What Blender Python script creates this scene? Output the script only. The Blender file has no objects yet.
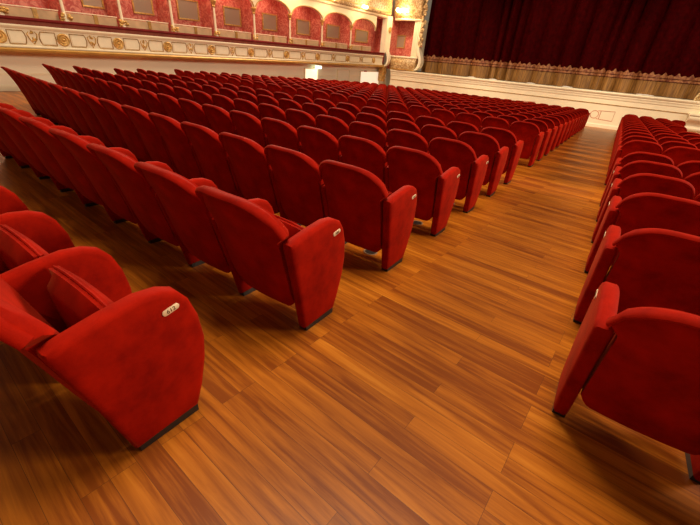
import bpy, bmesh, math, random
from mathutils import Vector, Matrix, noise
random.seed(7)
K = 1.15            # one design unit in metres
SL = 0.04           # rake of the stalls floor, falling towards the stage
C = bpy.context.scene.collection
PI = math.pi
def fz(y): return -SL*y

# ------------------------------------------------------------------ materials
def nt(name):
    m = bpy.data.materials.new(name); m.use_nodes = True
    t = m.node_tree; b = t.nodes['Principled BSDF']
    return m, t, b
def N(t, kind, **kw):
    n = t.nodes.new(kind)
    for k, v in kw.items(): setattr(n, k, v)
    return n
def plain(name, col, rough=.6, metal=0, bump=0, bscale=40, var=0, vscale=6, spec=.5):
    m, t, b = nt(name)
    b.inputs['Base Color'].default_value = (*col, 1)
    b.inputs['Roughness'].default_value = rough
    b.inputs['Metallic'].default_value = metal
    b.inputs['Specular IOR Level'].default_value = spec
    tc = N(t, 'ShaderNodeTexCoord')
    if var:
        n = N(t, 'ShaderNodeTexNoise'); n.inputs['Scale'].default_value = vscale; n.inputs['Detail'].default_value = 4
        r = N(t, 'ShaderNodeValToRGB')
        r.color_ramp.elements[0].position = .3; r.color_ramp.elements[1].position = .7
        r.color_ramp.elements[0].color = (*[c*(1-var) for c in col], 1)
        r.color_ramp.elements[1].color = (*[min(1, c*(1+var)) for c in col], 1)
        t.links.new(tc.outputs['Object'], n.inputs['Vector']); t.links.new(n.outputs['Fac'], r.inputs['Fac'])
        t.links.new(r.outputs['Color'], b.inputs['Base Color'])
    if bump:
        n = N(t, 'ShaderNodeTexNoise'); n.inputs['Scale'].default_value = bscale; n.inputs['Detail'].default_value = 5
        bp = N(t, 'ShaderNodeBump'); bp.inputs['Strength'].default_value = bump; bp.inputs['Distance'].default_value = .01
        t.links.new(tc.outputs['Object'], n.inputs['Vector']); t.links.new(n.outputs['Fac'], bp.inputs['Height'])
        t.links.new(bp.outputs['Normal'], b.inputs['Normal'])
    return m
def velvet(name, col, dark, sheen=.5, stint=(1, .12, .08), spec=.12):
    m, t, b = nt(name)
    tc = N(t, 'ShaderNodeTexCoord')
    n = N(t, 'ShaderNodeTexNoise'); n.inputs['Scale'].default_value = 5; n.inputs['Detail'].default_value = 6; n.inputs['Roughness'].default_value = .65
    r = N(t, 'ShaderNodeValToRGB')
    r.color_ramp.elements[0].position = .3; r.color_ramp.elements[1].position = .68
    r.color_ramp.elements[0].color = (*dark, 1); r.color_ramp.elements[1].color = (*col, 1)
    t.links.new(tc.outputs['Object'], n.inputs['Vector']); t.links.new(n.outputs['Fac'], r.inputs['Fac'])
    t.links.new(r.outputs['Color'], b.inputs['Base Color'])
    b.inputs['Roughness'].default_value = .75; b.inputs['Specular IOR Level'].default_value = spec
    b.inputs['Sheen Weight'].default_value = sheen; b.inputs['Sheen Roughness'].default_value = .35
    b.inputs['Sheen Tint'].default_value = (*stint, 1)
    f = N(t, 'ShaderNodeTexNoise'); f.inputs['Scale'].default_value = 350; f.inputs['Detail'].default_value = 2
    bp = N(t, 'ShaderNodeBump'); bp.inputs['Strength'].default_value = .15; bp.inputs['Distance'].default_value = .004
    t.links.new(tc.outputs['Object'], f.inputs['Vector']); t.links.new(f.outputs['Fac'], bp.inputs['Height'])
    t.links.new(bp.outputs['Normal'], b.inputs['Normal'])
    return m
def emis(name, col, s):
    m, t, b = nt(name)
    b.inputs['Base Color'].default_value = (*col, 1)
    b.inputs['Emission Color'].default_value = (*col, 1); b.inputs['Emission Strength'].default_value = s
    return m
def wood_floor():
    m, t, b = nt('parquet')
    tc = N(t, 'ShaderNodeTexCoord')
    mp = N(t, 'ShaderNodeMapping'); mp.inputs['Rotation'].default_value = (0, 0, math.radians(4.2))
    t.links.new(tc.outputs['Object'], mp.inputs['Vector'])
    br = N(t, 'ShaderNodeTexBrick'); br.offset = .37; br.offset_frequency = 3; br.squash = 1.0
    br.inputs['Color1'].default_value = (0, 0, 0, 1); br.inputs['Color2'].default_value = (1, 1, 1, 1)
    br.inputs['Mortar'].default_value = (.5, .5, .5, 1)
    br.inputs['Scale'].default_value = 1; br.inputs['Mortar Size'].default_value = .0009; br.inputs['Mortar Smooth'].default_value = .3
    br.inputs['Bias'].default_value = 0; br.inputs['Brick Width'].default_value = 1.15; br.inputs['Row Height'].default_value = .098
    t.links.new(mp.outputs['Vector'], br.inputs['Vector'])
    # grain, stretched along the boards, shifted from board to board
    sc = N(t, 'ShaderNodeVectorMath', operation='MULTIPLY'); sc.inputs[1].default_value = (1.0, 16, 1)
    t.links.new(mp.outputs['Vector'], sc.inputs[0])
    sh = N(t, 'ShaderNodeVectorMath', operation='MULTIPLY_ADD'); sh.inputs[1].default_value = (7, 3, 20)
    t.links.new(br.outputs['Color'], sh.inputs[0]); t.links.new(sc.outputs['Vector'], sh.inputs[2])
    g = N(t, 'ShaderNodeTexNoise'); g.inputs['Scale'].default_value = 1.6; g.inputs['Detail'].default_value = 8; g.inputs['Roughness'].default_value = .62; g.inputs['Distortion'].default_value = .6
    t.links.new(sh.outputs['Vector'], g.inputs['Vector'])
    big = N(t, 'ShaderNodeTexNoise'); big.inputs['Scale'].default_value = .8; big.inputs['Detail'].default_value = 3
    t.links.new(mp.outputs['Vector'], big.inputs['Vector'])
    a1 = N(t, 'ShaderNodeMath', operation='MULTIPLY'); a1.inputs[1].default_value = .22
    t.links.new(br.outputs['Color'], a1.inputs[0])
    a2 = N(t, 'ShaderNodeMath', operation='MULTIPLY_ADD'); a2.inputs[1].default_value = .9
    t.links.new(g.outputs['Fac'], a2.inputs[0]); t.links.new(a1.outputs[0], a2.inputs[2])
    a3 = N(t, 'ShaderNodeMath', operation='MULTIPLY_ADD'); a3.inputs[1].default_value = .25
    t.links.new(big.outputs['Fac'], a3.inputs[0]); t.links.new(a2.outputs[0], a3.inputs[2])
    r = N(t, 'ShaderNodeValToRGB')
    e = r.color_ramp.elements
    e[0].position = .55; e[0].color = FLOORC[0]
    e[1].position = 1.3; e[1].color = FLOORC[2]
    e[1].position = 1.0
    mid = e.new(.78); mid.color = FLOORC[1]
    b.inputs['Specular IOR Level'].default_value = .42
    a4 = N(t, 'ShaderNodeMath', operation='SUBTRACT'); a4.inputs[1].default_value = -.01
    t.links.new(a3.outputs[0], a4.inputs[0]); t.links.new(a4.outputs[0], r.inputs['Fac'])
    mx = N(t, 'ShaderNodeMix', data_type='RGBA')
    t.links.new(br.outputs['Fac'], mx.inputs['Factor'])
    t.links.new(r.outputs['Color'], mx.inputs[6]); mx.inputs[7].default_value = (.10, .03, .008, 1)
    t.links.new(mx.outputs[2], b.inputs['Base Color'])
    b.inputs['Roughness'].default_value = .3
    rr = N(t, 'ShaderNodeMapRange'); rr.inputs['To Min'].default_value = .30; rr.inputs['To Max'].default_value = .44
    t.links.new(g.outputs['Fac'], rr.inputs['Value']); t.links.new(rr.outputs[0], b.inputs['Roughness'])
    bp = N(t, 'ShaderNodeBump'); bp.inputs['Strength'].default_value = .12; bp.inputs['Distance'].default_value = .004
    t.links.new(g.outputs['Fac'], bp.inputs['Height']); t.links.new(bp.outputs['Normal'], b.inputs['Normal'])
    return m
FLOORC = [(.24, .055, .004, 1), (.50, .150, .009, 1), (.68, .250, .022, 1)]
M = dict(
    velvet=velvet('red_velvet', (.40, .0085, .0010), (.19, .0028, .0004), .12, (1, .25, .10), spec=.06),
    parquet=wood_floor(),
    black=plain('black_rubber', (.02, .014, .012), .5),
    brass=plain('number_plate_brass', (.8, .62, .42), .4),
    ink=plain('plate_ink', (.12, .06, .02), .6),
    steel=plain('vent_metal', (.30, .18, .11), .45, .1),
    cream=plain('cream_paint', (.88, .76, .55), .55, var=.05, vscale=1.5),
    creamw=plain('warm_white_panel', (.90, .79, .58), .5, var=.04, vscale=6),
    wallp=plain('wall_plaster', (.88, .78, .61), .6, var=.04, vscale=1),
    gold=plain('gilding', (.62, .36, .10), .42, .35, bump=.6, bscale=30, var=.35, vscale=14),
    golddk=plain('dark_gilding', (.42, .22, .055), .45, .35, var=.35, vscale=12),
    ledge=plain('gilt_ledge', (.55, .30, .07), .4, .3, var=.15, vscale=3),
    rail=velvet('rail_plush', (.17, .01, .01), (.11, .006, .006), .2),
    railside=velvet('rail_plush_side', (.30, .09, .06), (.2, .05, .035), .2),
    damask=None,
    tan=plain('box_parapet_cloth', (.58, .38, .22), .7, var=.15, vscale=4),
    pinkline=plain('painted_pink_line', (.55, .20, .11), .6),
    curtain=velvet('stage_curtain_velvet', (.042, .0002, .0006), (.018, .0001, .0002), 0, spec=.02),
    fringe=None,
    border=None,
    glass=plain('mirror_glass', (.40, .30, .22), .35, .2),
    boxdark=plain('box_interior_dark', (.16, .05, .03), .7),
    stagewood=plain('stage_boards', (.10, .06, .04), .5, var=.3, vscale=5),
    lamp=emis('lamp_glow', (1, .74, .36), 22),
    exitg=emis('exit_glow', (.75, 1, .72), 2.2),
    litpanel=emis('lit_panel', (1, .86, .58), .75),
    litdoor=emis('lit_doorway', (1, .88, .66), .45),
    redmark=plain('red_marking', (.5, .06, .04), .5),
    white=plain('white_fabric', (.75, .72, .68), .8),
)
def damask():
    m, t, b = nt('crimson_damask')
    tc = N(t, 'ShaderNodeTexCoord')
    v = N(t, 'ShaderNodeTexVoronoi'); v.inputs['Scale'].default_value = 4.5
    n = N(t, 'ShaderNodeTexNoise'); n.inputs['Scale'].default_value = 5; n.inputs['Detail'].default_value = 4; n.inputs['Distortion'].default_value = 2.2
    t.links.new(tc.outputs['Object'], n.inputs['Vector'])
    t.links.new(tc.outputs['Object'], v.inputs['Vector'])
    r = N(t, 'ShaderNodeValToRGB')
    r.color_ramp.elements[0].position = .42; r.color_ramp.elements[0].color = (.55, .085, .065, 1)
    r.color_ramp.elements[1].position = .60; r.color_ramp.elements[1].color = (.75, .26, .19, 1)
    t.links.new(n.outputs['Fac'], r.inputs['Fac']); t.links.new(r.outputs['Color'], b.inputs['Base Color'])
    b.inputs['Roughness'].default_value = .5
    return m
def striated(name, c1, c2, sx, sz, rough=.6):
    m, t, b = nt(name)
    tc = N(t, 'ShaderNodeTexCoord')
    s = N(t, 'ShaderNodeVectorMath', operation='MULTIPLY'); s.inputs[1].default_value = (sx, sx, sz)
    n = N(t, 'ShaderNodeTexNoise'); n.inputs['Scale'].default_value = 1; n.inputs['Detail'].default_value = 3
    t.links.new(tc.outputs['Object'], s.inputs[0]); t.links.new(s.outputs[0], n.inputs['Vector'])
    r = N(t, 'ShaderNodeValToRGB')
    r.color_ramp.elements[0].position = .38; r.color_ramp.elements[0].color = (*c1, 1)
    r.color_ramp.elements[1].position = .62; r.color_ramp.elements[1].color = (*c2, 1)
    t.links.new(n.outputs['Fac'], r.inputs['Fac']); t.links.new(r.outputs['Color'], b.inputs['Base Color'])
    b.inputs['Roughness'].default_value = rough
    return m
M['damask'] = damask()
M['fringe'] = striated('gold_fringe_cloth', (.13, .052, .009), (.30, .14, .028), 30, 1.5)
M['border'] = striated('embroidered_border', (.16, .035, .012), (.36, .15, .055), 9, 9)
M['relief'] = striated('gilt_relief', (.38, .18, .05), (.78, .58, .30), 11, 11, .45)

# ------------------------------------------------------------------ mesh helpers (design units, scaled by K on linking)
def link(name, bm, mat, parent=None, smooth=True, loc=None):
    bmesh.ops.recalc_face_normals(bm, faces=bm.faces)
    bmesh.ops.scale(bm, vec=(K, K, K), verts=bm.verts)
    me = bpy.data.meshes.new(name); bm.to_mesh(me); bm.free()
    if isinstance(mat, (list, tuple)):
        for mm in mat: me.materials.append(mm)
    else: me.materials.append(mat)
    for p in me.polygons: p.use_smooth = smooth
    if smooth:
        try: me.set_sharp_from_angle(angle=math.radians(42))
        except Exception: pass
    o = bpy.data.objects.new(name, me); C.objects.link(o)
    if parent is not None: o.parent = parent
    if loc is not None: o.location = Vector(loc)*K
    return o
def thing(name, label, cat, loc=(0, 0, 0), rz=0, group=None):
    o = bpy.data.objects.new(name, None); C.objects.link(o)
    o.location = Vector(loc)*K; o.rotation_euler.z = rz; o.empty_display_size = .1
    o['label'] = label; o['category'] = cat
    if group: o['group'] = group
    return o
def tag(o, label, cat, group=None):
    o['label'] = label; o['category'] = cat
    if group: o['group'] = group
    return o
def struct(o): o['kind'] = 'structure'; return o
def box(bm, x0, x1, y0, y1, z0, z1, bev=0):
    r = bmesh.ops.create_cube(bm, size=1)
    vs = r['verts']
    for v in vs:
        v.co = Vector(((x0+x1)/2+v.co.x*(x1-x0), (y0+y1)/2+v.co.y*(y1-y0), (z0+z1)/2+v.co.z*(z1-z0)))
    if bev:
        es = {e for v in vs for e in v.link_edges}
        bmesh.ops.bevel(bm, geom=list(es), offset=bev, segments=2, profile=.5, affect='EDGES')
    return vs
def loft(bm, rings, cap=True, closed=True):
    vr = [[bm.verts.new(p) for p in r] for r in rings]
    n = len(rings[0])
    for a, b in zip(vr, vr[1:]):
        for i in range(n if closed else n-1):
            j = (i+1) % n
            bm.faces.new((a[i], a[j], b[j], b[i]))
    if cap and closed:
        bm.faces.new(vr[0][::-1]); bm.faces.new(vr[-1])
def tube(bm, pts, r, seg=8, cap=True):
    pts = [Vector(p) for p in pts]; rings = []
    rr = r if isinstance(r, (list, tuple)) else [r]*len(pts)
    up = Vector((0, 0, 1)); prev = None
    for i, p in enumerate(pts):
        d = (pts[min(i+1, len(pts)-1)]-pts[max(i-1, 0)]).normalized()
        if prev is None:
            s = d.cross(up)
            if s.length < 1e-3: s = d.cross(Vector((0, 1, 0)))
            s.normalize()
        else:
            s = (prev-d*prev.dot(d)).normalized()
        prev = s; u = s.cross(d)
        rings.append([p+(s*math.cos(2*PI*k/seg)+u*math.sin(2*PI*k/seg))*rr[i] for k in range(seg)])
    loft(bm, rings, cap)
def lathe(bm, prof, c=(0, 0, 0), seg=14, axis='z'):
    rings = []
    for r, h in prof:
        ring = []
        for k in range(seg):
            a = 2*PI*k/seg
            if axis == 'z': ring.append((c[0]+r*math.cos(a), c[1]+r*math.sin(a), c[2]+h))
            else: ring.append((c[0]+h, c[1]+r*math.cos(a), c[2]+r*math.sin(a)))
        rings.append(ring)
    loft(bm, rings)
def extr(bm, prof, y0, y1, axis='y'):
    """prism of a closed profile (a,z) along y (a = x) or along x (a = y)"""
    if axis == 'y': loft(bm, [[(a, y0, z) for a, z in prof], [(a, y1, z) for a, z in prof]])
    else: loft(bm, [[(y0, a, z) for a, z in prof], [(y1, a, z) for a, z in prof]])
def catmull(pts, n=6, closed=False):
    out = []; L = len(pts)
    rng = range(L if closed else L-1)
    for i in rng:
        g = lambda k: pts[k % L] if closed else pts[max(0, min(L-1, k))]
        p0, p1, p2, p3 = g(i-1), g(i), g(i+1), g(i+2)
        for s in range(n):
            t = s/n
            out.append(tuple(.5*((2*b)+(-a+c)*t+(2*a-5*b+4*c-d)*t*t+(-a+3*b-3*c+d)*t**3) for a, b, c, d in zip(p0, p1, p2, p3)))
    if not closed: out.append(pts[-1])
    return out

# ------------------------------------------------------------------ camera
F = 365.40218833; PITCH = .5182209589; ROLL = .0845677871; YAW = .5644264269
CX, CY, CH = .98738682, 0.0, 1.27656828
Fv = Vector((-math.sin(YAW)*math.cos(PITCH), math.cos(YAW)*math.cos(PITCH), -math.sin(PITCH)))
R0 = Vector((math.cos(YAW), math.sin(YAW), 0)); U0 = R0.cross(Fv)
Rv = R0*math.cos(ROLL)+U0*math.sin(ROLL); Uv = U0*math.cos(ROLL)-R0*math.sin(ROLL)
cam = bpy.data.cameras.new('camera'); co = bpy.data.objects.new('camera', cam); C.objects.link(co)
cam.sensor_fit = 'HORIZONTAL'; cam.sensor_width = 36; cam.lens = F*36/700
cam.clip_start = .05; cam.clip_end = 200
mw = Matrix((Rv, Uv, -Fv)).transposed().to_4x4(); mw.translation = Vector((CX, CY, CH))*K
co.matrix_world = mw
bpy.context.scene.camera = co
def px(x, y, z):
    d = Vector((x-CX, y-CY, z-CH)); w = d.dot(Fv)
    return (350+F*d.dot(Rv)/w, 262.5-F*d.dot(Uv)/w, w) if w > .05 else (-999, 999, -1)

# ------------------------------------------------------------------ setting: floor and walls
YST = 21.25         # face of the stage front
bm = bmesh.new()
Y0F, Y1F = -4.0, YST+.05
for x0, x1 in ((-12.4, 9),):
    v = [bm.verts.new(p) for p in ((x0, Y0F, fz(Y0F)), (x1, Y0F, fz(Y0F)), (x1, Y1F, fz(Y1F)), (x0, Y1F, fz(Y1F)),
                                   (x0, Y0F, fz(Y0F)-.2), (x1, Y0F, fz(Y0F)-.2), (x1, Y1F, fz(Y1F)-.2), (x0, Y1F, fz(Y1F)-.2))]
    for f in ((0, 1, 2, 3), (4, 7, 6, 5), (0, 4, 5, 1), (1, 5, 6, 2), (2, 6, 7, 3), (3, 7, 4, 0)): bm.faces.new([v[i] for i in f])
struct(link('floor', bm, M['parquet'], smooth=False))
WX = -11.0          # face of the first tier of boxes
WB = -11.45         # stalls wall below it
bm = bmesh.new(); box(bm, WB-.4, WB, -2, 22.0, -1.1, .80)
struct(link('wall_left', bm, M['wallp'], smooth=False))
bm = bmesh.new()
prof = [(WB, 0), (WB+.035, 0), (WB+.035, .10), (WB+.02, .13), (WB, .13)]
loft(bm, [[(a, y, z+fz(y)) for a, z in prof] for y in (-2, 21.2)])
struct(link('baseboard_left', bm, M['cream'], smooth=False))
bm = bmesh.new(); box(bm, WB, WB+.025, -2, 21.2, .22, .26)
struct(link('trim_1', bm, M['cream'], smooth=False))

# ------------------------------------------------------------------ theatre seats
# side panel / armrest outline in (y, z): rear foot corner is the origin
PROF = [(0, .022), (.25, .022), (.282, .12), (.308, .24), (.316, .34), (.302, .45), (.274, .535), (.240, .583), (.19, .608),
        (.12, .618), (.02, .607), (-.08, .589), (-.128, .576), (-.130, .556), (-.075, .345), (-.03, .15)]
def panel_bm(x0, x1, edge=.014, zk=1.0, tilt=0):
    """upholstered side panel with softly rounded edges, between x0 and x1"""
    P = [Vector((a, z if z < .1 else .1+(z-.1)*zk)) for a, z in PROF]
    n = len(P); area = 0
    def inset(d):
        out = []
        for i in range(n):
            a, b, c = P[i-1], P[i], P[(i+1) % n]
            e1 = (b-a).normalized(); e2 = (c-b).normalized()
            n1 = Vector((-e1.y, e1.x)); n2 = Vector((-e2.y, e2.x))
            m = (n1+n2).normalized(); s = d/max(.45, m.dot(n1))
            out.append(b+m*s)
        return out
    t = x1-x0; rings = []
    for x, d in ((x0, edge*1.6), (x0+edge*.3, edge*.55), (x0+edge, 0), (x1-edge, 0), (x1-edge*.3, edge*.55), (x1, edge*1.6)):
        rings.append([(x+tilt*p.y, p.x, p.y) for p in inset(d)])
    bm = bmesh.new(); loft(bm, rings); return bm
def foot_bm(x0, x1, y0=.012, y1=.245):
    bm = bmesh.new(); vs = box(bm, x0, x1, y0, y1, 0, .03)
    for v in vs:
        if v.co.z < .01: v.co.z = -SL*v.co.y
    return bm
ZB, ZS, ZT = .135, .615, .768
def lean(z): return -.045-.27*(z-.2)-.6*max(0, z-.5)**2
def bow(z): return .018+.022*(z-.17)/.6
def ztop(u): return ZS+(ZT-ZS)*(1-abs(u)**3.7)**.64
def zbot(u): return ZB+.055*max(0, (abs(u)-.76)/.24)**2
def back_pt(u, v, w, th, over=.022, side=0):
    z = zbot(u)+(ztop(u)-zbot(u))*v
    ww = w*(.95+.05*min(1, z/.5)); k = max(0, min(1, (z-.57)/.035)); ww += (3*k*k-2*k**3)*(over+(side if u > 0 else 0)*u**4)
    y = lean(z)-bow(z)*(1-u*u)+.012*max(0, 1-v*9)   # tucked in at the bottom
    return Vector((u*ww, y+th, z))
def back_bm(xc, w, side=0):
    NU, NV = 26, 10
    bm = bmesh.new(); R = []; Fr = []
    for j in range(NV+1):
        v = j/NV
        R.append([bm.verts.new(back_pt(-1+2*i/NU, v, w, .006 if j < NV else .02, side=side)+Vector((xc, 0, 0))) for i in range(NU+1)])
        Fr.append([bm.verts.new(back_pt(-1+2*i/NU, v, w*.985, (.088 if 0 < j < NV else .07)-(.012 if i in (0, NU) else 0), side=side)+Vector((xc, 0, 0))) for i in range(NU+1)])
    for j in range(NV):
        for i in range(NU):
            bm.faces.new((R[j][i], R[j][i+1], R[j+1][i+1], R[j+1][i]))
            bm.faces.new((Fr[j][i], Fr[j+1][i], Fr[j+1][i+1], Fr[j][i+1]))
    for i in range(NU):
        bm.faces.new((R[0][i], Fr[0][i], Fr[0][i+1], R[0][i+1]))
        bm.faces.new((R[NV][i], R[NV][i+1], Fr[NV][i+1], Fr[NV][i]))
    for j in range(NV):
        for i in (0, NU):
            bm.faces.new((R[j][i], R[j+1][i], Fr[j+1][i], Fr[j][i]))
    return bm
def roll_bm(xc, w, side=0):
    """the padded roll that follows the arched top edge of the back"""
    pts = []
    for i in range(27):
        u = -1+2*i/26
        p = back_pt(u, 1, w, .024, side=side); pts.append(p+Vector((xc, 0, 0)))
    bm = bmesh.new()
    seg = 10; rings = []
    for i, p in enumerate(pts):
        d = (pts[min(i+1, 26)]-pts[max(i-1, 0)]).normalized()
        s = Vector((0, 1, 0)); s = (s-d*s.dot(d)).normalized(); u = s.cross(d)
        k = 1 if 1 < i < 25 else .75
        rings.append([p+(s*math.cos(2*PI*q/seg)*.028+u*math.sin(2*PI*q/seg)*.014)*k for q in range(seg)])
    loft(bm, rings); return bm
def cushion_bm(xc, w):
    """seat cushion, tipped up against the back"""
    bm = bmesh.new(); NU, NV = 8, 8; G = []
    for side in (0, 1):
        g = []
        for j in range(NV+1):
            v = j/NV; row = []
            for i in range(NU+1):
                u = -1+2*i/NU
                puff = (1-u**10)**.5*(1-abs(2*v-1)**4)**.5
                z = .18+.392*v-.012*u*u*v; y = .11-.04*v + (-(.016+.044*puff) if side == 0 else (.016+.034*puff))
                row.append(bm.verts.new((xc+u*w*(.93+.07*(1-(2*v-1)**4)), y, z)))
            g.append(row)
        G.append(g)
    A, B = G
    for j in range(NV):
        for i in range(NU):
            bm.faces.new((A[j][i], A[j][i+1], A[j+1][i+1], A[j+1][i]))
            bm.faces.new((B[j][i], B[j+1][i], B[j+1][i+1], B[j][i+1]))
    for i in range(NU):
        bm.faces.new((A[0][i], B[0][i], B[0][i+1], A[0][i+1])); bm.faces.new((A[NV][i], A[NV][i+1], B[NV][i+1], B[NV][i]))
    for j in range(NV):
        for i in (0, NU): bm.faces.new((A[j][i], A[j+1][i], B[j+1][i], B[j][i]))
    return bm
def piping_bm(xc, w):
    bm = bmesh.new()
    pts = [(xc-w*.97, .05+.055*(1-t)-.03, .21+.37*t) for t in (0, .25, .5, .75, 1)]
    pts = [(xc-w, .11-.04*v+.002, .18+.378*v) for v in (0, .3, .6, .9)]
    pts += [(xc-w*.96, .072, .558), (xc-w*.5, .072, .571), (xc, .072, .574), (xc+w*.5, .072, .571), (xc+w*.96, .072, .558)]
    pts += [(xc+w, .11-.04*v+.002, .18+.378*v) for v in (.9, .6, .3, 0)]
    tube(bm, pts, .0055, 6); return bm
S = .507; TA = .05; TE = .063; S0 = .522
def font_text(body, size, ext=.0008):
    cu = bpy.data.curves.new('number', 'FONT'); cu.body = body; cu.size = size; cu.extrude = ext
    cu.align_x = 'CENTER'; cu.align_y = 'CENTER'
    o = bpy.data.objects.new('tmp', cu); C.objects.link(o)
    bpy.context.view_layer.update()
    me = bpy.data.meshes.new_from_object(o.evaluated_get(bpy.context.evaluated_depsgraph_get()))
    bpy.data.objects.remove(o); bpy.data.curves.remove(cu)
    return me
def plate_parts(parent, side, num, cover=(.204, .533)):
    """oval number plate on the outer face of an end panel; side = +1 when that face looks to +x"""
    cy, cz = cover; L, H = .018, .0115; tilt = math.radians(10)
    bm = bmesh.new(); rings = []
    for x, k in ((0, 1), (.003, 1), (.004, .9)):
        ring = []
        for a in range(20):
            t = 2*PI*a/20
            yy = (L if math.cos(t) > 0 else -L)+H*k*math.cos(t); zz = H*k*math.sin(t)
            ring.append((side*x, cy+yy*math.cos(tilt)-zz*math.sin(tilt), cz+yy*math.sin(tilt)+zz*math.cos(tilt)))
        rings.append(ring)
    loft(bm, rings)
    p = link('number_plate', bm, M['brass'], parent)
    p['label'] = 'cream oval number plate'
    off = side*.036*cz*K
    p.location.x = off
    me = font_text(num, .021); me.materials.append(M['ink'])
    if side > 0: mat = Matrix(((0, 0, 1, .0045), (1, 0, 0, cy), (0, 1, 0, cz), (0, 0, 0, 1)))
    else: mat = Matrix(((0, 0, -1, -.0045), (-1, 0, 0, cy), (0, 1, 0, cz), (0, 0, 0, 1)))
    rot = Matrix.Translation((0, cy, cz)) @ Matrix.Rotation(tilt if side > 0 else tilt, 4, 'X') @ Matrix.Translation((0, -cy, -cz))
    me.transform(Matrix.Scale(K, 4) @ rot @ mat)
    t = bpy.data.objects.new('seat_number', me); C.objects.link(t); t.parent = p
    return p
def make_seat(kind, side, far=False):
    """kind: end / mid / last. Origin: rear foot line, x = 0 on the outer face (end) or centre of the aisle-side arm (mid, last).
    side +1: left block (seat extends to -x), -1: right block (seat extends to +x)"""
    r = thing('theatre_chair', 'x', 'chair')
    parts = []
    if kind == 'end': aw = TE; a0, a1 = -TE, 0; xi = -TE+.012; xe = -S0+TA/2
    else: a0, a1 = -TA/2, TA/2; xi = -TA/2; xe = -S+TA/2
    sd = .02 if kind == 'end' else 0; xc = (xi+xe)/2; w = (xi-xe)/2-.002
    def mir(bm):
        if side < 0: bmesh.ops.scale(bm, vec=(-1, 1, 1), verts=bm.verts)
        return bm
    def add(n, bm, m, par=r):
        o = link(n, mir(bm), m, par); parts.append(o); return o
    b = add('backrest', back_bm(xc, w, sd), M['velvet'])
    add('top_roll', roll_bm(xc, w, sd), M['velvet'], b)
    c = add('seat_cushion', cushion_bm(xc, w-.02), M['velvet'])
    add('piping', piping_bm(xc, w-.02), M['velvet'], c)
    p = add('side_panel' if kind == 'end' else 'armrest', panel_bm(a0, a1, zk=1.0 if kind == 'end' else .93, tilt=.036 if kind == 'end' else 0), M['velvet'])
    add('foot', foot_bm(a0+.006, a1-.006), M['black'], p)
    if kind == 'last':
        p2 = add('armrest', panel_bm(-S-TA/2, -S+TA/2, zk=.93), M['velvet'])
        add('foot', foot_bm(-S-TA/2+.006, -S+TA/2-.006), M['black'], p2)
    return r
def dup(root, loc):
    r = root.copy(); C.objects.link(r); r.location = Vector(loc)*K
    for ch in list(root.children):
        c = ch.copy(); C.objects.link(c); c.parent = r
        for g in ch.children:
            d = g.copy(); C.objects.link(d); d.parent = c
    return r
ORD = ['', 'first', 'second', 'third', 'fourth', 'fifth', 'sixth', 'seventh', 'eighth', 'ninth', 'tenth', 'eleventh', 'twelfth',
       'thirteenth', 'fourteenth', 'fifteenth', 'sixteenth', 'seventeenth', 'eighteenth', 'nineteenth', 'twentieth', 'twenty-first']
Y1, P = 1.174, .9
XR = 1.188
seats = []   # (block, row, n, kind, x, y, total)
nleft = {0: 3, 1: 9, 2: 15, 3: 18, 4: 18, 5: 18, 6: 19}
CURV = {0: .003, 1: .004, 2: .0092, 3: .0088, 4: .0045, 5: .0038, 6: .0024, 8: .001, 9: .001}
for k in list(range(0, 7))+list(range(8, 22)):
    n = nleft.get(k, 21)
    if k == 21: n = 15
    y = Y1+(k-1)*P
    for i in range(n):
        kind = 'end' if i == 0 else ('last' if i == n-1 else 'mid')
        x = 0 if i == 0 else -S0-S*(i-1)
        c = CURV.get(k, .0004); xm = x-.25
        seats.append(['left', k, i, kind, x, y+c*x*x, n, math.atan(2*c*xm)])
YRIGHT = [1.4685, 2.36, 3.23, 4.05, 4.87, 5.66]+[7.25+.875*j for j in range(15)]
for k in range(21):
    y = YRIGHT[k]; n = 0
    while n < 12:
        x = XR if n == 0 else XR+S0+S*(n-1)
        q = px(x, y-.2, .76+fz(y))
        if q[0] > 704 and px(x, y, fz(y))[0] > 702 and n > 0: break
        if y > 12.2 and x+S > 2.62+.075*(y-12.2)+(.22 if y > 18.9 else 0): break
        n += 1
    for i in range(n):
        kind = 'end' if i == 0 else ('last' if i == n-1 and y > 12.2 else 'mid')
        x = XR if i == 0 else XR+S0+S*(i-1)
        seats.append(['right', k, i, kind, x, y, n, 0])
def depth(s): return px(s[4], s[5], .6+fz(s[5]))[2]
order = sorted(seats, key=depth)
keep = {id(s) for s in order[:300]}
protos = {}
restbm = bmesh.new()
numbers = {}
for s in seats:
    blk, k, i, kind, x, y, n, rz = s
    side = 1 if blk == 'left' else -1
    key = (kind, side)
    loc = (x, y, fz(y))
    if id(s) not in keep:
        if key not in protos: protos[key] = (make_seat(kind, side), False)
        r = protos[key][0]
        for ch in [r.children[0]]+[c for c in r.children[1:]]:
            for o in [ch]+[g for g in ch.children if g.name.startswith(('top_roll', 'foot'))]:
                me = o.data.copy(); me.transform(Matrix.Translation(Vector(loc)*K) @ Matrix.Rotation(rz, 4, 'Z'))
                restbm.from_mesh(me); bpy.data.meshes.remove(me)
        continue
    if key not in protos:
        r = make_seat(kind, side); protos[key] = (r, True); r.location = Vector(loc)*K
    else:
        r, used = protos[key]
        if not used: protos[key] = (r, True); r.location = Vector(loc)*K
        else: r = dup(r, loc)
    r.rotation_euler.z = rz
    s.append(r)
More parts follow.
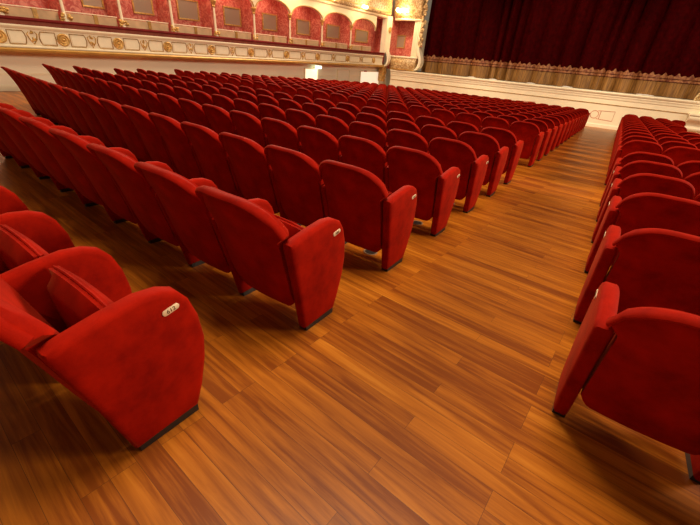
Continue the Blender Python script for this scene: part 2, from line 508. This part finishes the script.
for s in seats:
    if len(s) < 9: continue
    blk, k, i, kind, x, y, n, rz, r = s
    if blk == 'left':
        rowtxt = f'in the {ORD[k+1]} row from the viewer' if k <= 6 else f'in the {ORD[22-k]} row from the stage'
    else:
        rowtxt = f'in the {ORD[k+1]} row from the viewer' if k < 10 else f'in the {ORD[21-k]} row from the stage'
    if i == 0:
        lab = f'red velvet seat at the aisle end, {rowtxt}, {blk} block'
        if blk == 'left' and k == 0: lab = 'red velvet aisle seat at the lower left with cream oval number plate, nearest row'
        if blk == 'right' and k == 0: lab = 'red velvet aisle seat at the lower right edge, nearest row of the right block'
    else:
        lab = f'red velvet seat, {ORD[i+1]} from the aisle {rowtxt}, {blk} block'
    r['label'] = lab; r['category'] = 'chair'
    r['group'] = 'red velvet seats of the left block' if blk == 'left' else 'red velvet seats of the right block'
    if i == 0 and depth(s) < 4.2:
        pl = plate_parts([c for c in r.children if c.name.startswith('side_panel')][0], 1 if blk == 'left' else -1,
                         str(612-k*26) if blk == 'left' else str(611-k*26))
if len(restbm.verts):
    me = bpy.data.meshes.new('far_seats'); restbm.to_mesh(me); me.materials.append(M['velvet'])
    for p in me.polygons: p.use_smooth = True
    try: me.set_sharp_from_angle(angle=math.radians(42))
    except Exception: pass
    o = bpy.data.objects.new('theatre_chairs', me); C.objects.link(o)
    tag(o, 'distant mass of red velvet seats in the far rows towards the left wall', 'chairs'); o['kind'] = 'stuff'
restbm.free()
# round floor vents under the end seats
for j, (k, vx) in enumerate(((1, -.28), (2, -.27), (3, -.28), (4, -.28))):
    y = Y1+(k-1)*P+.205
    t = thing('floor_vent', f'round metal air vent in the floor under the aisle seat, {ORD[k+1]} row of left block', 'vent', (vx, y, fz(y)), group='round floor vents')
    t.rotation_euler.x = -math.atan(SL)
    bm = bmesh.new(); rings = []
    for r_, z in ((.058, .0), (.058, .004), (.053, .006), (.046, .004), (.046, .0)):
        rings.append([(r_*math.cos(2*PI*a/28), r_*math.sin(2*PI*a/28), z) for a in range(28)])
    loft(bm, rings, cap=False)
    link('rim', bm, M['steel'], t)
    bm = bmesh.new(); lathe(bm, [(.046, .0005), (.046, .0015)], seg=24); link('grille', bm, M['black'], t)

# ------------------------------------------------------------------ first tier: balcony front
YB0, YB1 = 1.0, 20.55
bal = thing('balcony_front', 'long cream balcony front with gilt medallions and crimson rail along the left wall', 'balcony', (WX, YB0, .75))
L = YB1-YB0
def bl(name, prof, m, par=bal, y0=0, y1=L, smooth=False):
    bm = bmesh.new(); extr(bm, prof, y0, y1); return link(name, bm, m, par, smooth)
bl('gilt_ledge', [(-.44, -.03), (.0, -.03), (.05, .0), (.06, .04), (.02, .075), (-.44, .075)], M['ledge'])
bl('panelled_face', [(-.24, .075), (-.005, .075), (-.005, .47), (-.24, .47)], M['cream'])
bl('lower_moulding', [(-.005, .085), (.03, .09), (.03, .115), (.012, .125), (-.005, .125)], M['creamw'])
bl('cornice', [(-.005, .465), (.02, .47), (.045, .51), (.045, .535), (.02, .545), (-.24, .545), (-.24, .465)], M['creamw'])
bl('plush_side', [(-.24, .545), (.018, .545), (.018, .63), (-.24, .63)], M['railside'])
bl('rail', [(-.24, .63), (.035, .63), (.05, .655), (.035, .69), (-.01, .70), (-.24, .70)], M['rail'])
MED = [2.3, 3.44, 4.70, 6.03, 7.49, 9.08, 10.82, 12.72, 14.75, 17.1, 19.6]
def relief_blob(bm, y, z, s, n=9, rnd=random):
    for _ in range(n):
        a = rnd.uniform(0, 2*PI); rr = rnd.uniform(0, s)
        sy, sz = rnd.uniform(.35, .6)*s, rnd.uniform(.3, .5)*s
        m = bmesh.ops.create_uvsphere(bm, u_segments=7, v_segments=5, radius=1)
        for v in m['verts']:
            v.co = Vector((v.co.x*.022, y+rr*math.cos(a)*.8+v.co.y*sy, z+rr*math.sin(a)+v.co.z*sz))
for j, ym in enumerate(MED):
    y = ym-YB0; zc = .29
    bm = bmesh.new()
    for R1, x0, x1 in ((.135, 0, .02), ):
        lathe(bm, [(.14, 0), (.14, .02), (.118, .035), (.10, .02), (.085, .02), (.075, .035), (.055, .035), (.04, .022), (.022, .045), (.005, .05)], (-.005, y, zc), 20, 'x')
    link('medallion', bm, M['gold'], bal)
    if j+1 < len(MED):
        yn = MED[j+1]-YB0; ymid = (y+yn)/2
        bm = bmesh.new(); rnd = random.Random(j)
        relief_blob(bm, ymid, zc+.10, .045, 8, rnd); relief_blob(bm, ymid, zc-.02, .05, 7, rnd); relief_blob(bm, ymid, zc-.12, .025, 5, rnd)
        for sgn in (-1, 1):
            tube(bm, [(.005, ymid+sgn*.02, zc-.1), (.012, ymid+sgn*.07, zc-.02), (.012, ymid+sgn*.10, zc+.08), (.008, ymid+sgn*.06, zc+.13)], [.008, .014, .012, .006], 6)
        link('gilt_ornament', bm, M['gold'], bal)
        for sgn, ya, yb in ((1, y+.16, ymid-.13), (-1, ymid+.13, yn-.16)):
            pts = []
            cut = .045
            ring = [(ya, zc-.135), (yb-cut, zc-.135), (yb-cut*.4, zc-.09), (yb, zc), (yb-cut*.4, zc+.09), (yb-cut, zc+.135), (ya, zc+.135)] if sgn > 0 else \
                   [(yb, zc-.135), (ya+cut, zc-.135), (ya+cut*.4, zc-.09), (ya, zc), (ya+cut*.4, zc+.09), (ya+cut, zc+.135), (yb, zc+.135)]
            bm = bmesh.new(); tube(bm, [(0, a, z) for a, z in ring]+[(0, *ring[0])], .011, 6)
            fr = link('panel_frame', bm, M['golddk'], bal)
            bm = bmesh.new()
            cyy = sum(a for a, z in ring)/len(ring)
            extr(bm, [(cyy+(a-cyy)*.86, zc+(z-zc)*.82) for a, z in ring], -.005, .006, 'x')
            link('panel', bm, M['creamw'], fr, False)

# ------------------------------------------------------------------ the boxes
COLY = [2.5, 3.65, 4.94, 6.35, 7.88, 9.46, 11.21, 13.12, 15.22, 17.50, 19.75]
XBK = -11.85
ZF, ZSP, ZCL = 1.42, 2.42, 3.02
MIRR = [(7.08, 7.72), (8.54, 9.34), (10.36, 11.15), (12.23, 13.05), (14.25, 15.15), (16.37, 17.43), (18.85, 20.1)]
def arch_bm(ya, yb, ztop_):
    bm = bmesh.new(); n = 12; r = (yb-ya)/2; yc = (ya+yb)/2; h = .42
    lo = [(yc-r*math.cos(PI*i/n), ZSP+h*math.sin(PI*i/n)) for i in range(n+1)]
    for x in (WX-.22, WX-.12):
        vs = [bm.verts.new((x, a, z)) for a, z in lo]; ts = [bm.verts.new((x, a, ztop_)) for a, z in lo]
        for i in range(n): bm.faces.new((vs[i], vs[i+1], ts[i+1], ts[i]))
    bm.verts.ensure_lookup_table(); m = n+1
    for i in range(n):
        bm.faces.new([bm.verts[k] for k in (i, i+1, 2*m+i+1, 2*m+i)])
    return bm
BN = 'abcdefghijk'
for j in range(len(COLY)-1):
    ya, yb = COLY[j], COLY[j+1]
    last = j == len(COLY)-2; yw = 21.3 if last else yb
    place = f'{ORD[len(COLY)-1-j]} box from the stage'
    t = thing('theatre_box', f'crimson lined theatre box with arch and slim cream column, {place}', 'theatre box', (0, 0, 0), group='first tier boxes')
    bm = bmesh.new(); box(bm, XBK-.05, XBK, ya, yw, .84, 3.1); link('back_wall', bm, M['damask'], t, False)
    bm = bmesh.new(); box(bm, XBK, WX-.26, ya-.03, ya+.03, .84, 3.1)
    link('partition', bm, M['damask'], t, False)
    if last:
        bm = bmesh.new(); box(bm, XBK, WX-.34, yw-.03, yw, .84, 3.1); link('partition', bm, M['damask'], t, False)
    bm = bmesh.new(); box(bm, XBK, WX-.26, ya+.03, yw-.03, .84, .9); link('box_floor', bm, M['boxdark'], t, False)
    bm = bmesh.new(); box(bm, XBK, WX-.26, ya+.03, yw-.03, 3.02, 3.1); link('box_ceiling', bm, M['damask'], t, False)
    ye = yb-.06
    bm = bmesh.new(); box(bm, WX-.34, WX-.28, ya+.09, ye-.03, 1.40, 1.64); pp = link('parapet', bm, M['tan'], t, False)
    bm = bmesh.new(); tube(bm, [(WX-.3, ya+.05, 1.665), (WX-.3, ye, 1.665)], .013, 6); link('handrail', bm, M['creamw'], pp)
    bm = bmesh.new(); ym = ya+(yb-ya)*.55; box(bm, WX-.345, WX-.265, ym-.05, ym+.05, 1.40, 1.66); link('parapet_post', bm, M['golddk'], pp, False)
    bm = bmesh.new(); lathe(bm, [(.075, 1.42), (.075, 1.47), (.05, 1.50), (.048, 1.54), (.036, 1.60), (.034, 1.9), (.030, 2.28)], (WX-.17, ya, 0), 12)
    cl = link('column', bm, M['creamw'], t)
    bm = bmesh.new(); lathe(bm, [(.034, 2.26), (.06, 2.29), (.045, 2.33), (.085, 2.41), (.10, 2.45), (.09, 2.47)], (WX-.17, ya, 0), 12); link('capital', bm, M['gold'], cl)
    bm = bmesh.new(); rnd = random.Random(50+j)
    for _ in range(14):
        m_ = bmesh.ops.create_uvsphere(bm, u_segments=7, v_segments=5, radius=1)
        c_ = Vector((WX-.12+rnd.uniform(-.05, .04), ya+rnd.uniform(-.10, .12), 1.47+rnd.uniform(-.03, .13)))
        for v in m_['verts']: v.co = Vector((v.co.x*.035, v.co.y*.045, v.co.z*.035))+c_
    link('base_ornament', bm, M['gold'], cl)
    link('arch', arch_bm(ya, yb, 3.1), M['cream'], t, False)
    # arch moulding
    r_ = (yb-ya)/2; yc = (ya+yb)/2
    bm = bmesh.new(); tube(bm, [(WX-.11, yc-r_*.97*math.cos(PI*i/14), ZSP+.43*math.sin(PI*i/14)) for i in range(15)], .022, 6)
    link('arch_moulding', bm, M['gold'], t)
MIR3 = [(.55, 2.10), (1.0, 2.1)]
for j, (ya, yb) in enumerate([(5.70, 6.27)]+MIRR):
    z0, z1 = 1.84, 2.42
    fw = .045
    t = thing('wall_mirror', f'gilt framed mirror on the crimson back wall of the {ORD[max(1, 8-j)]} box from the stage', 'mirror', (XBK, (ya+yb)/2, z0), group='mirrors in the boxes')
    h = (yb-ya)/2
    bm = bmesh.new(); box(bm, .012, .02, -h+fw, h-fw, fw, z1-z0-fw); link('mirror_glass', bm, M['glass'], t, False)
    bm = bmesh.new()
    box(bm, .002, .05, -h, h, 0, fw, .006); box(bm, .002, .05, -h, h, z1-z0-fw, z1-z0, .006)
    box(bm, .002, .05, -h, -h+fw, fw, z1-z0-fw, .006); box(bm, .002, .05, h-fw, h, fw, z1-z0-fw, .006)
    link('frame', bm, M['gold'], t)
# upper tier front
up = thing('upper_balcony', 'cream and gold front of the upper tier of boxes above the arches', 'balcony', (WX, 1, 3.1))
LU = 19.75
bm = bmesh.new(); extr(bm, [(-.85, 0), (-.10, 0), (-.02, .05), (.12, .12), (.15, .2), (.15, 1.3), (-.85, 1.3)], 0, LU); link('curved_face', bm, M['relief'], up)
bm = bmesh.new(); extr(bm, [(-.10, -.03), (-.0, .0), (.03, .05), (.0, .07), (-.1, .05)], 0, LU); link('lower_moulding', bm, M['creamw'], up)
bm = bmesh.new(); extr(bm, [(.15, .2), (.18, .21), (.18, .25), (.15, .26)], 0, LU); link('band', bm, M['gold'], up)
bm = bmesh.new(); extr(bm, [(.0, 1.3), (.2, 1.3), (.2, 1.37), (.0, 1.37)], 0, LU); link('rail', bm, M['rail'], up)
def lamp(x, y, z, lab, watt, s=1.0):
    t = thing('wall_lamp', lab, 'lamp', (x, y, z), group='glowing globe lamps on the upper tier')
    bm = bmesh.new(); tube(bm, [(-.12*s, 0, 0), (-.04*s, 0, -.03), (.02, 0, -.02), (.06, 0, .02)], .014*s, 6); tube(bm, [(.0, -.14*s, .02), (.05, 0, -.02), (.0, .14*s, .02)], .012*s, 6)
    link('arm', bm, M['gold'], t)
    for dy in (-.13*s, 0, .13*s):
        bm = bmesh.new(); bmesh.ops.create_uvsphere(bm, u_segments=14, v_segments=9, radius=.065*s)
        bmesh.ops.translate(bm, vec=(.03, dy, .09*s), verts=bm.verts)
        link('globe', bm, M['lamp'], t)
    ld = bpy.data.lights.new('lamp_light', 'POINT'); ld.energy = watt; ld.color = (1, .72, .38); ld.shadow_soft_size = .12
    lo = bpy.data.objects.new('lamp_light', ld); C.objects.link(lo); lo.parent = t; lo.location = Vector((.30, 0, .0))*K
lamp(WX+.26, 13.2, 3.25, 'glowing lamp cluster above the crimson arches, farthest left of the lit lamps', 25)
lamp(WX+.26, 15.35, 3.22, 'glowing lamp cluster on the upper tier, second from the left', 25)
lamp(WX+.26, 17.9, 3.18, 'glowing lamp cluster on the upper tier over the last round arch', 25)
lamp(-10.35, 20.62, 3.32, 'brightest lamp cluster, on the upper tier beside the stage curtain', 45, 1.35)

# ------------------------------------------------------------------ wall details under the balcony
def wall_panel(idx, y0, y1, z1, m, name):
    bm = bmesh.new(); box(bm, WB, WB+.05, y0, y1, fz(y1)-.0, z1)
    o = link(name, bm, m, None, False); struct(o)
    bm = bmesh.new(); f = .04
    box(bm, WB, WB+.08, y0-f, y0, fz(y0), z1+f); box(bm, WB, WB+.08, y1, y1+f, fz(y1), z1+f); box(bm, WB, WB+.08, y0, y1, z1, z1+f)
    fr = link('door_frame', bm, M['cream'], o, False)
    return o
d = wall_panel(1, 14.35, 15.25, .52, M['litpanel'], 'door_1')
d = wall_panel(2, 16.9, 17.9, .50, M['wallp'], 'door_2')
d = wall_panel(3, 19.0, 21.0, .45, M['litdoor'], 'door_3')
t = thing('exit_sign', 'small glowing greenish white exit lamp under the balcony', 'sign', (WB+.16, 15.1, .60))
bm = bmesh.new(); box(bm, .0, .12, -.17, .17, -.055, .065, .01); link('lamp_body', bm, M['exitg'], t)
bm = bmesh.new(); box(bm, -.16, .0, -.03, .03, -.02, .02); link('bracket', bm, M['creamw'], t)
o = None
bm = bmesh.new(); box(bm, 0, .03, -.12, .12, -.03, .03, .005); o = link('door_sign', bm, M['redmark'], None, loc=(WB+.09, 19.4, .475))
tag(o, 'small red sign above the bright doorway near the stage', 'sign')

# ------------------------------------------------------------------ proscenium: big pilaster and stage box
pil = thing('proscenium_pilaster', 'cream and gold pilaster with scroll bracket between the tier of boxes and the stage box', 'pilaster', (-10.98, 20.83, 0))
bm = bmesh.new(); box(bm, -.27, .05, -.26, .26, 1.45, 3.2); link('shaft', bm, M['cream'], pil, False)
bm = bmesh.new()
for yy in (-.19, -.06, .07, .2): tube(bm, [(.06, yy, 1.5), (.06, yy, 3.1)], .03, 6)
link('fluting', bm, M['creamw'], pil)
bm = bmesh.new()
scr = catmull([(-.02, 1.75), (.06, 1.62), (.20, 1.42), (.27, 1.18), (.22, .95), (.08, .80), (.02, .78)], 5)
loft(bm, [[(a-.12, yo, z-.03), (a, yo, z), (a, yo+.24, z), (a-.12, yo+.24, z-.03)] for (a, z) in scr for yo in (-.10,)])
link('scroll_bracket', bm, M['creamw'], pil)
bm = bmesh.new(); box(bm, -.3, .02, -.14, .16, .0, .86, .03); relief_rnd = random.Random(3)
for _ in range(22):
    m_ = bmesh.ops.create_uvsphere(bm, u_segments=7, v_segments=5, radius=1)
    c_ = Vector((.03, relief_rnd.uniform(-.12, .14), relief_rnd.uniform(.15, .85)))
    for v in m_['verts']: v.co = Vector((v.co.x*.04, v.co.y*.055, v.co.z*.06))+c_
link('gilt_console', bm, M['golddk'], pil)
bm = bmesh.new(); lathe(bm, [(.02, .0), (.13, .02), (.15, .05), (.10, .07), (.05, .05), (.02, .08)], (.06, .0, 2.55), 16, 'x'); link('cartouche', bm, M['gold'], pil)

sb = thing('stage_box', 'ornate cream and gold stage box with crimson interior beside the stage curtain', 'theatre box', (-10.2, 21.35, .66))
# bulging balustrade, following a shallow curve in plan
def plan(u, bulge=.22): # u 0..1 from left to right
    return (-.70+1.63*u, -.02-bulge*math.sin(PI*u))
def swept(prof, n=14, bulge=.22):
    bm = bmesh.new(); rings = []
    for i in range(n+1):
        X, Y = plan(i/n, bulge)
        rings.append([(X, Y-a, z) for a, z in prof])
    loft(bm, rings); return bm
link('balustrade', swept([(-.3, .02), (.02, .02), (.10, .16), (.14, .34), (.10, .52), (.02, .62), (-.3, .62)]), M['relief'], sb)
link('balustrade_rail', swept([(-.3, .62), (.08, .62), (.10, .66), (.08, .70), (-.3, .70)]), M['creamw'], sb)
link('base_moulding', swept([(-.3, .0), (.06, .0), (.08, .04), (.04, .07), (-.3, .07)]), M['gold'], sb)
bm = bmesh.new(); box(bm, -.95, .55, .85, .9, .0, 3.0); bw = link('back_wall', bm, M['damask'], sb, False)
bm = bmesh.new(); box(bm, -.95, -.89, .1, .85, .0, 3.0); link('partition', bm, M['damask'], sb, False)
bm = bmesh.new(); box(bm, .55, .98, -.05, .9, .62, 2.45); pr = link('pier', bm, M['cream'], sb, False)
bm = bmesh.new()
for xx in (.60, .70, .80, .90): tube(bm, [(xx, -.06, .75), (xx, -.06, 2.35)], .028, 6)
link('fluting', bm, M['creamw'], pr)
bm = bmesh.new()
sc2 = catmull([(1.02, 1.2), (1.10, .95), (1.22, .70), (1.26, .42), (1.16, .18), (1.0, .05)], 5)
loft(bm, [[(a-.16, -.12, z), (a, -.12, z), (a, .25, z), (a-.16, .25, z)] for a, z in sc2]); link('scroll_bracket', bm, M['creamw'], pr)
bm = bmesh.new(); rnd = random.Random(8)
for _ in range(46):
    m_ = bmesh.ops.create_uvsphere(bm, u_segments=7, v_segments=5, radius=1)
    c_ = Vector((1.02+rnd.uniform(-.05, .08), rnd.uniform(-.1, .1), rnd.uniform(1.1, 3.6)))
    for v in m_['verts']: v.co = Vector((v.co.x*.07, v.co.y*.06, v.co.z*.10))+c_
link('carved_garland', bm, M['relief'], pr)
link('upper_balustrade', swept([(-.3, 2.45), (.0, 2.45), (.10, 2.55), (.22, 2.72), (.24, 3.1), (.24, 3.6), (-.3, 3.6)], bulge=.26), M['relief'], sb)
link('upper_moulding', swept([(-.3, 2.38), (.02, 2.38), (.06, 2.43), (.02, 2.47), (-.3, 2.47)], bulge=.26), M['creamw'], sb)
bm = bmesh.new(); x0, x1, z0, z1 = -.93, -.36, 1.10, 1.76
box(bm, x0, x1, .80, .848, z0, z0+.05, .006); box(bm, x0, x1, .80, .848, z1-.05, z1, .006); box(bm, x0, x0+.05, .80, .848, z0+.05, z1-.05, .006); box(bm, x1-.05, x1, .80, .848, z0+.05, z1-.05, .006)
t = thing('wall_mirror', 'gilt framed mirror inside the stage box', 'mirror', (-10.2, 21.35, .66), group='mirrors in the boxes')
link('frame', bm, M['gold'], t)
bm = bmesh.new(); box(bm, x0+.05, x1-.05, .83, .845, z0+.05, z1-.05); link('mirror_glass', bm, M['glass'], t, False)

bm = bmesh.new(); box(bm, -12.6, -10.35, 22.75, 22.95, -.9, 5.2); struct(link('wall_stage', bm, M['wallp'], smooth=False))
# ------------------------------------------------------------------ stage
ZSTG = .64
st = thing('stage', 'cream panelled stage front with moulded ledge, ahead of the curtain', 'stage', (0, YST, fz(YST)))
H = ZSTG-fz(YST)
X0, X1 = -10.75, 9
bm = bmesh.new(); box(bm, X0, X1, 0, 2.6, -.1, H-.09); link('front_face', bm, M['cream'], st, False)
bm = bmesh.new(); extr(bm, [(0, H-.30), (-.03, H-.28), (-.045, H-.20), (-.07, H-.17), (-.07, H-.10), (-.12, H-.085), (-.14, H-.04), (-.13, H-.005), (-.05, H), (.55, H), (.55, H-.3)], X0, X1, 'x'); link('ledge', bm, M['creamw'], st, False)
bm = bmesh.new(); extr(bm, [(0, H-.52), (-.02, H-.515), (-.02, H-.49), (0, H-.485)], X0, X1, 'x'); link('moulding', bm, M['golddk'], st, False)
bm = bmesh.new(); extr(bm, [(0, 0), (-.03, 0), (-.03, .13), (-.01, .16), (0, .16)], X0, X1, 'x'); link('skirting', bm, M['creamw'], st, False)
bm = bmesh.new(); box(bm, X0, X1, .55, 2.6, H-.09, H-.005); link('stage_boards', bm, M['stagewood'], st, False)
zc = -.32-fz(YST)
for xo in (-3.4, 0, 3.75):
    bm = bmesh.new(); tube(bm, [(xo+.10+.16*math.cos(2*PI*a/24), -.004, zc+.16*math.sin(2*PI*a/24)) for a in range(25)], .013, 5); link('painted_ring', bm, M['pinkline'], st)
    bm = bmesh.new(); tube(bm, [(xo+.20, -.004, zc+.17), (xo+.86, -.004, zc+.20), (xo+.86, -.004, zc-.20), (xo+.22, -.004, zc-.17)], .013, 5)
    tube(bm, [(xo+.32, -.004, zc+.17), (xo+.32, -.004, zc-.17)], .013, 5)
    link('painted_frame', bm, M['pinkline'], st)
# pale cloth bits lying along the foot of the curtain
for j, (xa, xb) in enumerate(((-6.35, -5.7), (-5.2, -4.75), (-1.75, -1.2), (-3.3, -2.9), (1.35, 2.0))):
    bm = bmesh.new(); n = 8; rings = []
    for i in range(n+1):
        x = xa+(xb-xa)*i/n; w_ = .02+.05*math.sin(PI*i/n)
        rings.append([(x, .62-w_*1.2+.02*math.sin(i*2.1), H), (x, .62, H+w_*.5+.006), (x, .62+w_, H)])
    loft(bm, rings)
    o = link('paper_scrap', bm, M['white'], None, loc=(0, YST, fz(YST)))
    tag(o, f'crumpled white scrap lying at the foot of the curtain, {ORD[[1,2,4,3,5][j]]} from the left', 'scrap', 'white scraps along the stage edge')
# console bracket below the prompter's shell
t = thing('console_bracket', 'cream carved scroll console against the stage front at the right edge', 'console', (3.4, YST, -.5))
bm = bmesh.new()
pr_ = catmull([(0, 0), (-.06, .02), (-.12, .10), (-.10, .22), (-.16, .34), (-.30, .44), (-.34, .55), (-.28, .62), (0, .64)], 4)
extr(bm, [(a, z) for a, z in pr_], .0, .9, 'x')
link('bracket_body', bm, M['creamw'], t)
bm = bmesh.new(); 
for xx in (.08, .3, .52, .74): lathe(bm, [(.005, -.03), (.05, -.02), (.07, 0), (.05, .02), (.01, .03)], (xx, -.26, .55), 12)
link('carved_scrolls', bm, M['cream'], t)
bm = bmesh.new(); box(bm, -.05, .95, -.38, 0, .62, .68, .01); link('top_slab', bm, M['creamw'], t)
t = thing('prompter_shell', 'pale gold shell hood on the stage edge at the far right', 'shell', (3.75, YST+.28, ZSTG))
bm = bmesh.new(); rings = []
for i in range(13):
    a = PI*i/12
    rings.append([( -.42*math.cos(a)*k, yy, .50*math.sin(a)*k+.0) for k, yy in ((1, -.05), (1.0, .0), (.9, .12), (.6, .28), (.3, .33), (.3, .28), (.8, .0), (.86, -.05))])
loft(bm, rings); link('hood', bm, M['relief'], t)

# ------------------------------------------------------------------ curtain
YC = YST+.85
rc = random.Random(11)
foldx = [-10.0]
while foldx[-1] < 9: foldx.append(foldx[-1]+rc.choice((.38, .5, .62, .8, 1.0))*rc.uniform(.85, 1.15))
amp = [rc.uniform(.20, .40) for _ in foldx]
def cy(x, z, k=1):
    import bisect
    i = max(0, min(len(foldx)-2, bisect.bisect(foldx, x)-1))
    u = (x-foldx[i])/(foldx[i+1]-foldx[i])
    s = math.sin(PI*u)**.7*amp[i]
    return -s*k+.12-.02*math.sin(x*21)*math.sin(PI*u)
ct = thing('stage_curtain', 'huge dark red velvet stage curtain in deep folds with gold border', 'curtain', (0, YC, ZSTG))
def cloth(xa, xb, z0f, z1f, off, step=.035, nz=5, th=.015):
    bm = bmesh.new(); n = int((xb-xa)/step); A = []; B = []
    for i in range(n+1):
        x = xa+(xb-xa)*i/n; z0 = z0f(x); z1 = z1f(x); ca = []; cb = []
        for j in range(nz+1):
            z = z0+(z1-z0)*j/nz
            y = cy(x+.03*math.sin(z*.9+x*.3), z)-off
            ca.append(bm.verts.new((x, y, z))); cb.append(bm.verts.new((x, y+th, z)))
        A.append(ca); B.append(cb)
    for i in range(n):
        for j in range(nz):
            bm.faces.new((A[i][j], A[i+1][j], A[i+1][j+1], A[i][j+1])); bm.faces.new((B[i][j], B[i][j+1], B[i+1][j+1], B[i+1][j]))
        bm.faces.new((A[i][0], B[i][0], B[i+1][0], A[i+1][0])); bm.faces.new((A[i][nz], A[i+1][nz], B[i+1][nz], B[i][nz]))
    for j in range(nz):
        for i in (0, n): bm.faces.new((A[i][j], A[i][j+1], B[i][j+1], B[i][j]))
    return bm
dr = link('drape', cloth(-9.2, 8.5, lambda x: .02, lambda x: 6.5, 0, nz=12), M['curtain'], ct)
link('gold_fringe', cloth(-9.2, 8.5, lambda x: .01, lambda x: .56, .025, nz=2), M['fringe'], dr)
def tip(x):
    u = (x % .46)/.46; d = abs(u-.5)*2
    small = abs(((x+.23) % .46)/.46-.5)*2
    return .80+.13*max(0, 1-d*2.6)**.8+.05*max(0, 1-small*2.2)
link('embroidered_border', cloth(-9.2, 8.5, lambda x: .56, tip, .025, nz=2), M['border'], dr)
link('braid', cloth(-9.2, 8.5, lambda x: .56, lambda x: .585, .04, nz=1), M['curtain'], dr)
link('braid', cloth(-9.2, 8.5, lambda x: .68, lambda x: .70, .04, nz=1), M['curtain'], dr)

# ------------------------------------------------------------------ light
def area(name, loc, target, size, energy, col):
    l = bpy.data.lights.new(name, 'AREA'); l.shape = 'DISK'; l.size = size; l.energy = energy; l.color = col
    o = bpy.data.objects.new(name, l); C.objects.link(o); o.location = loc
    o.rotation_euler = (Vector(target)-Vector(loc)).to_track_quat('-Z', 'Y').to_euler()
    return o
area('chandelier_light', (.4, 2.5, 9.5), (.6, 4.5, 0), 4.0, 560, (1, .80, .56))
area('right_tier_light', (12.5, 10, 6.5), (-6, 6, -.2), 4.0, 1450, (1, .80, .56))
area('left_tier_light', (-11.4, 15, 8.0), (4, 5, -.2), 4.5, 1300, (1, .80, .56))
for sx in (-9.5, -3.0, 3.5):  # added fill spots without fixtures, brighten the stage front and spare the front rows
    l = bpy.data.lights.new('stage_front_fill', 'SPOT'); l.energy = 1500; l.color = (1, .80, .56)
    l.spot_size = math.radians(58); l.spot_blend = .7; l.shadow_soft_size = .4
    o = bpy.data.objects.new('stage_front_fill', l); C.objects.link(o); o.location = (sx, 17, 8)
    o.rotation_euler = (Vector((sx, 25.3, .6))-Vector((sx, 17, 8))).to_track_quat('-Z', 'Y').to_euler()
for j in range(len(COLY)-1):
    l = bpy.data.lights.new('box_lamp_light', 'POINT'); l.energy = 8; l.color = (1, .78, .52); l.shadow_soft_size = .1
    o = bpy.data.objects.new('box_lamp_light', l); C.objects.link(o); o.location = Vector((WX-.42, (COLY[j]+COLY[j+1])/2, 2.85))*K
    l = bpy.data.lights.new('tier_light', 'POINT'); l.energy = 34; l.color = (1, .78, .52); l.shadow_soft_size = .2
    o = bpy.data.objects.new('tier_light', l); C.objects.link(o); o.location = Vector((WX+.9, COLY[j], 4.1))*K
w = bpy.data.worlds.new('world'); bpy.context.scene.world = w; w.use_nodes = True
bg = w.node_tree.nodes['Background']; bg.inputs['Color'].default_value = (1, .76, .52, 1); bg.inputs['Strength'].default_value = .12
vs = bpy.context.scene.view_settings
vs.view_transform = 'Standard'; vs.look = 'None'; vs.gamma = 1; vs.use_curve_mapping = False; vs.exposure = .5
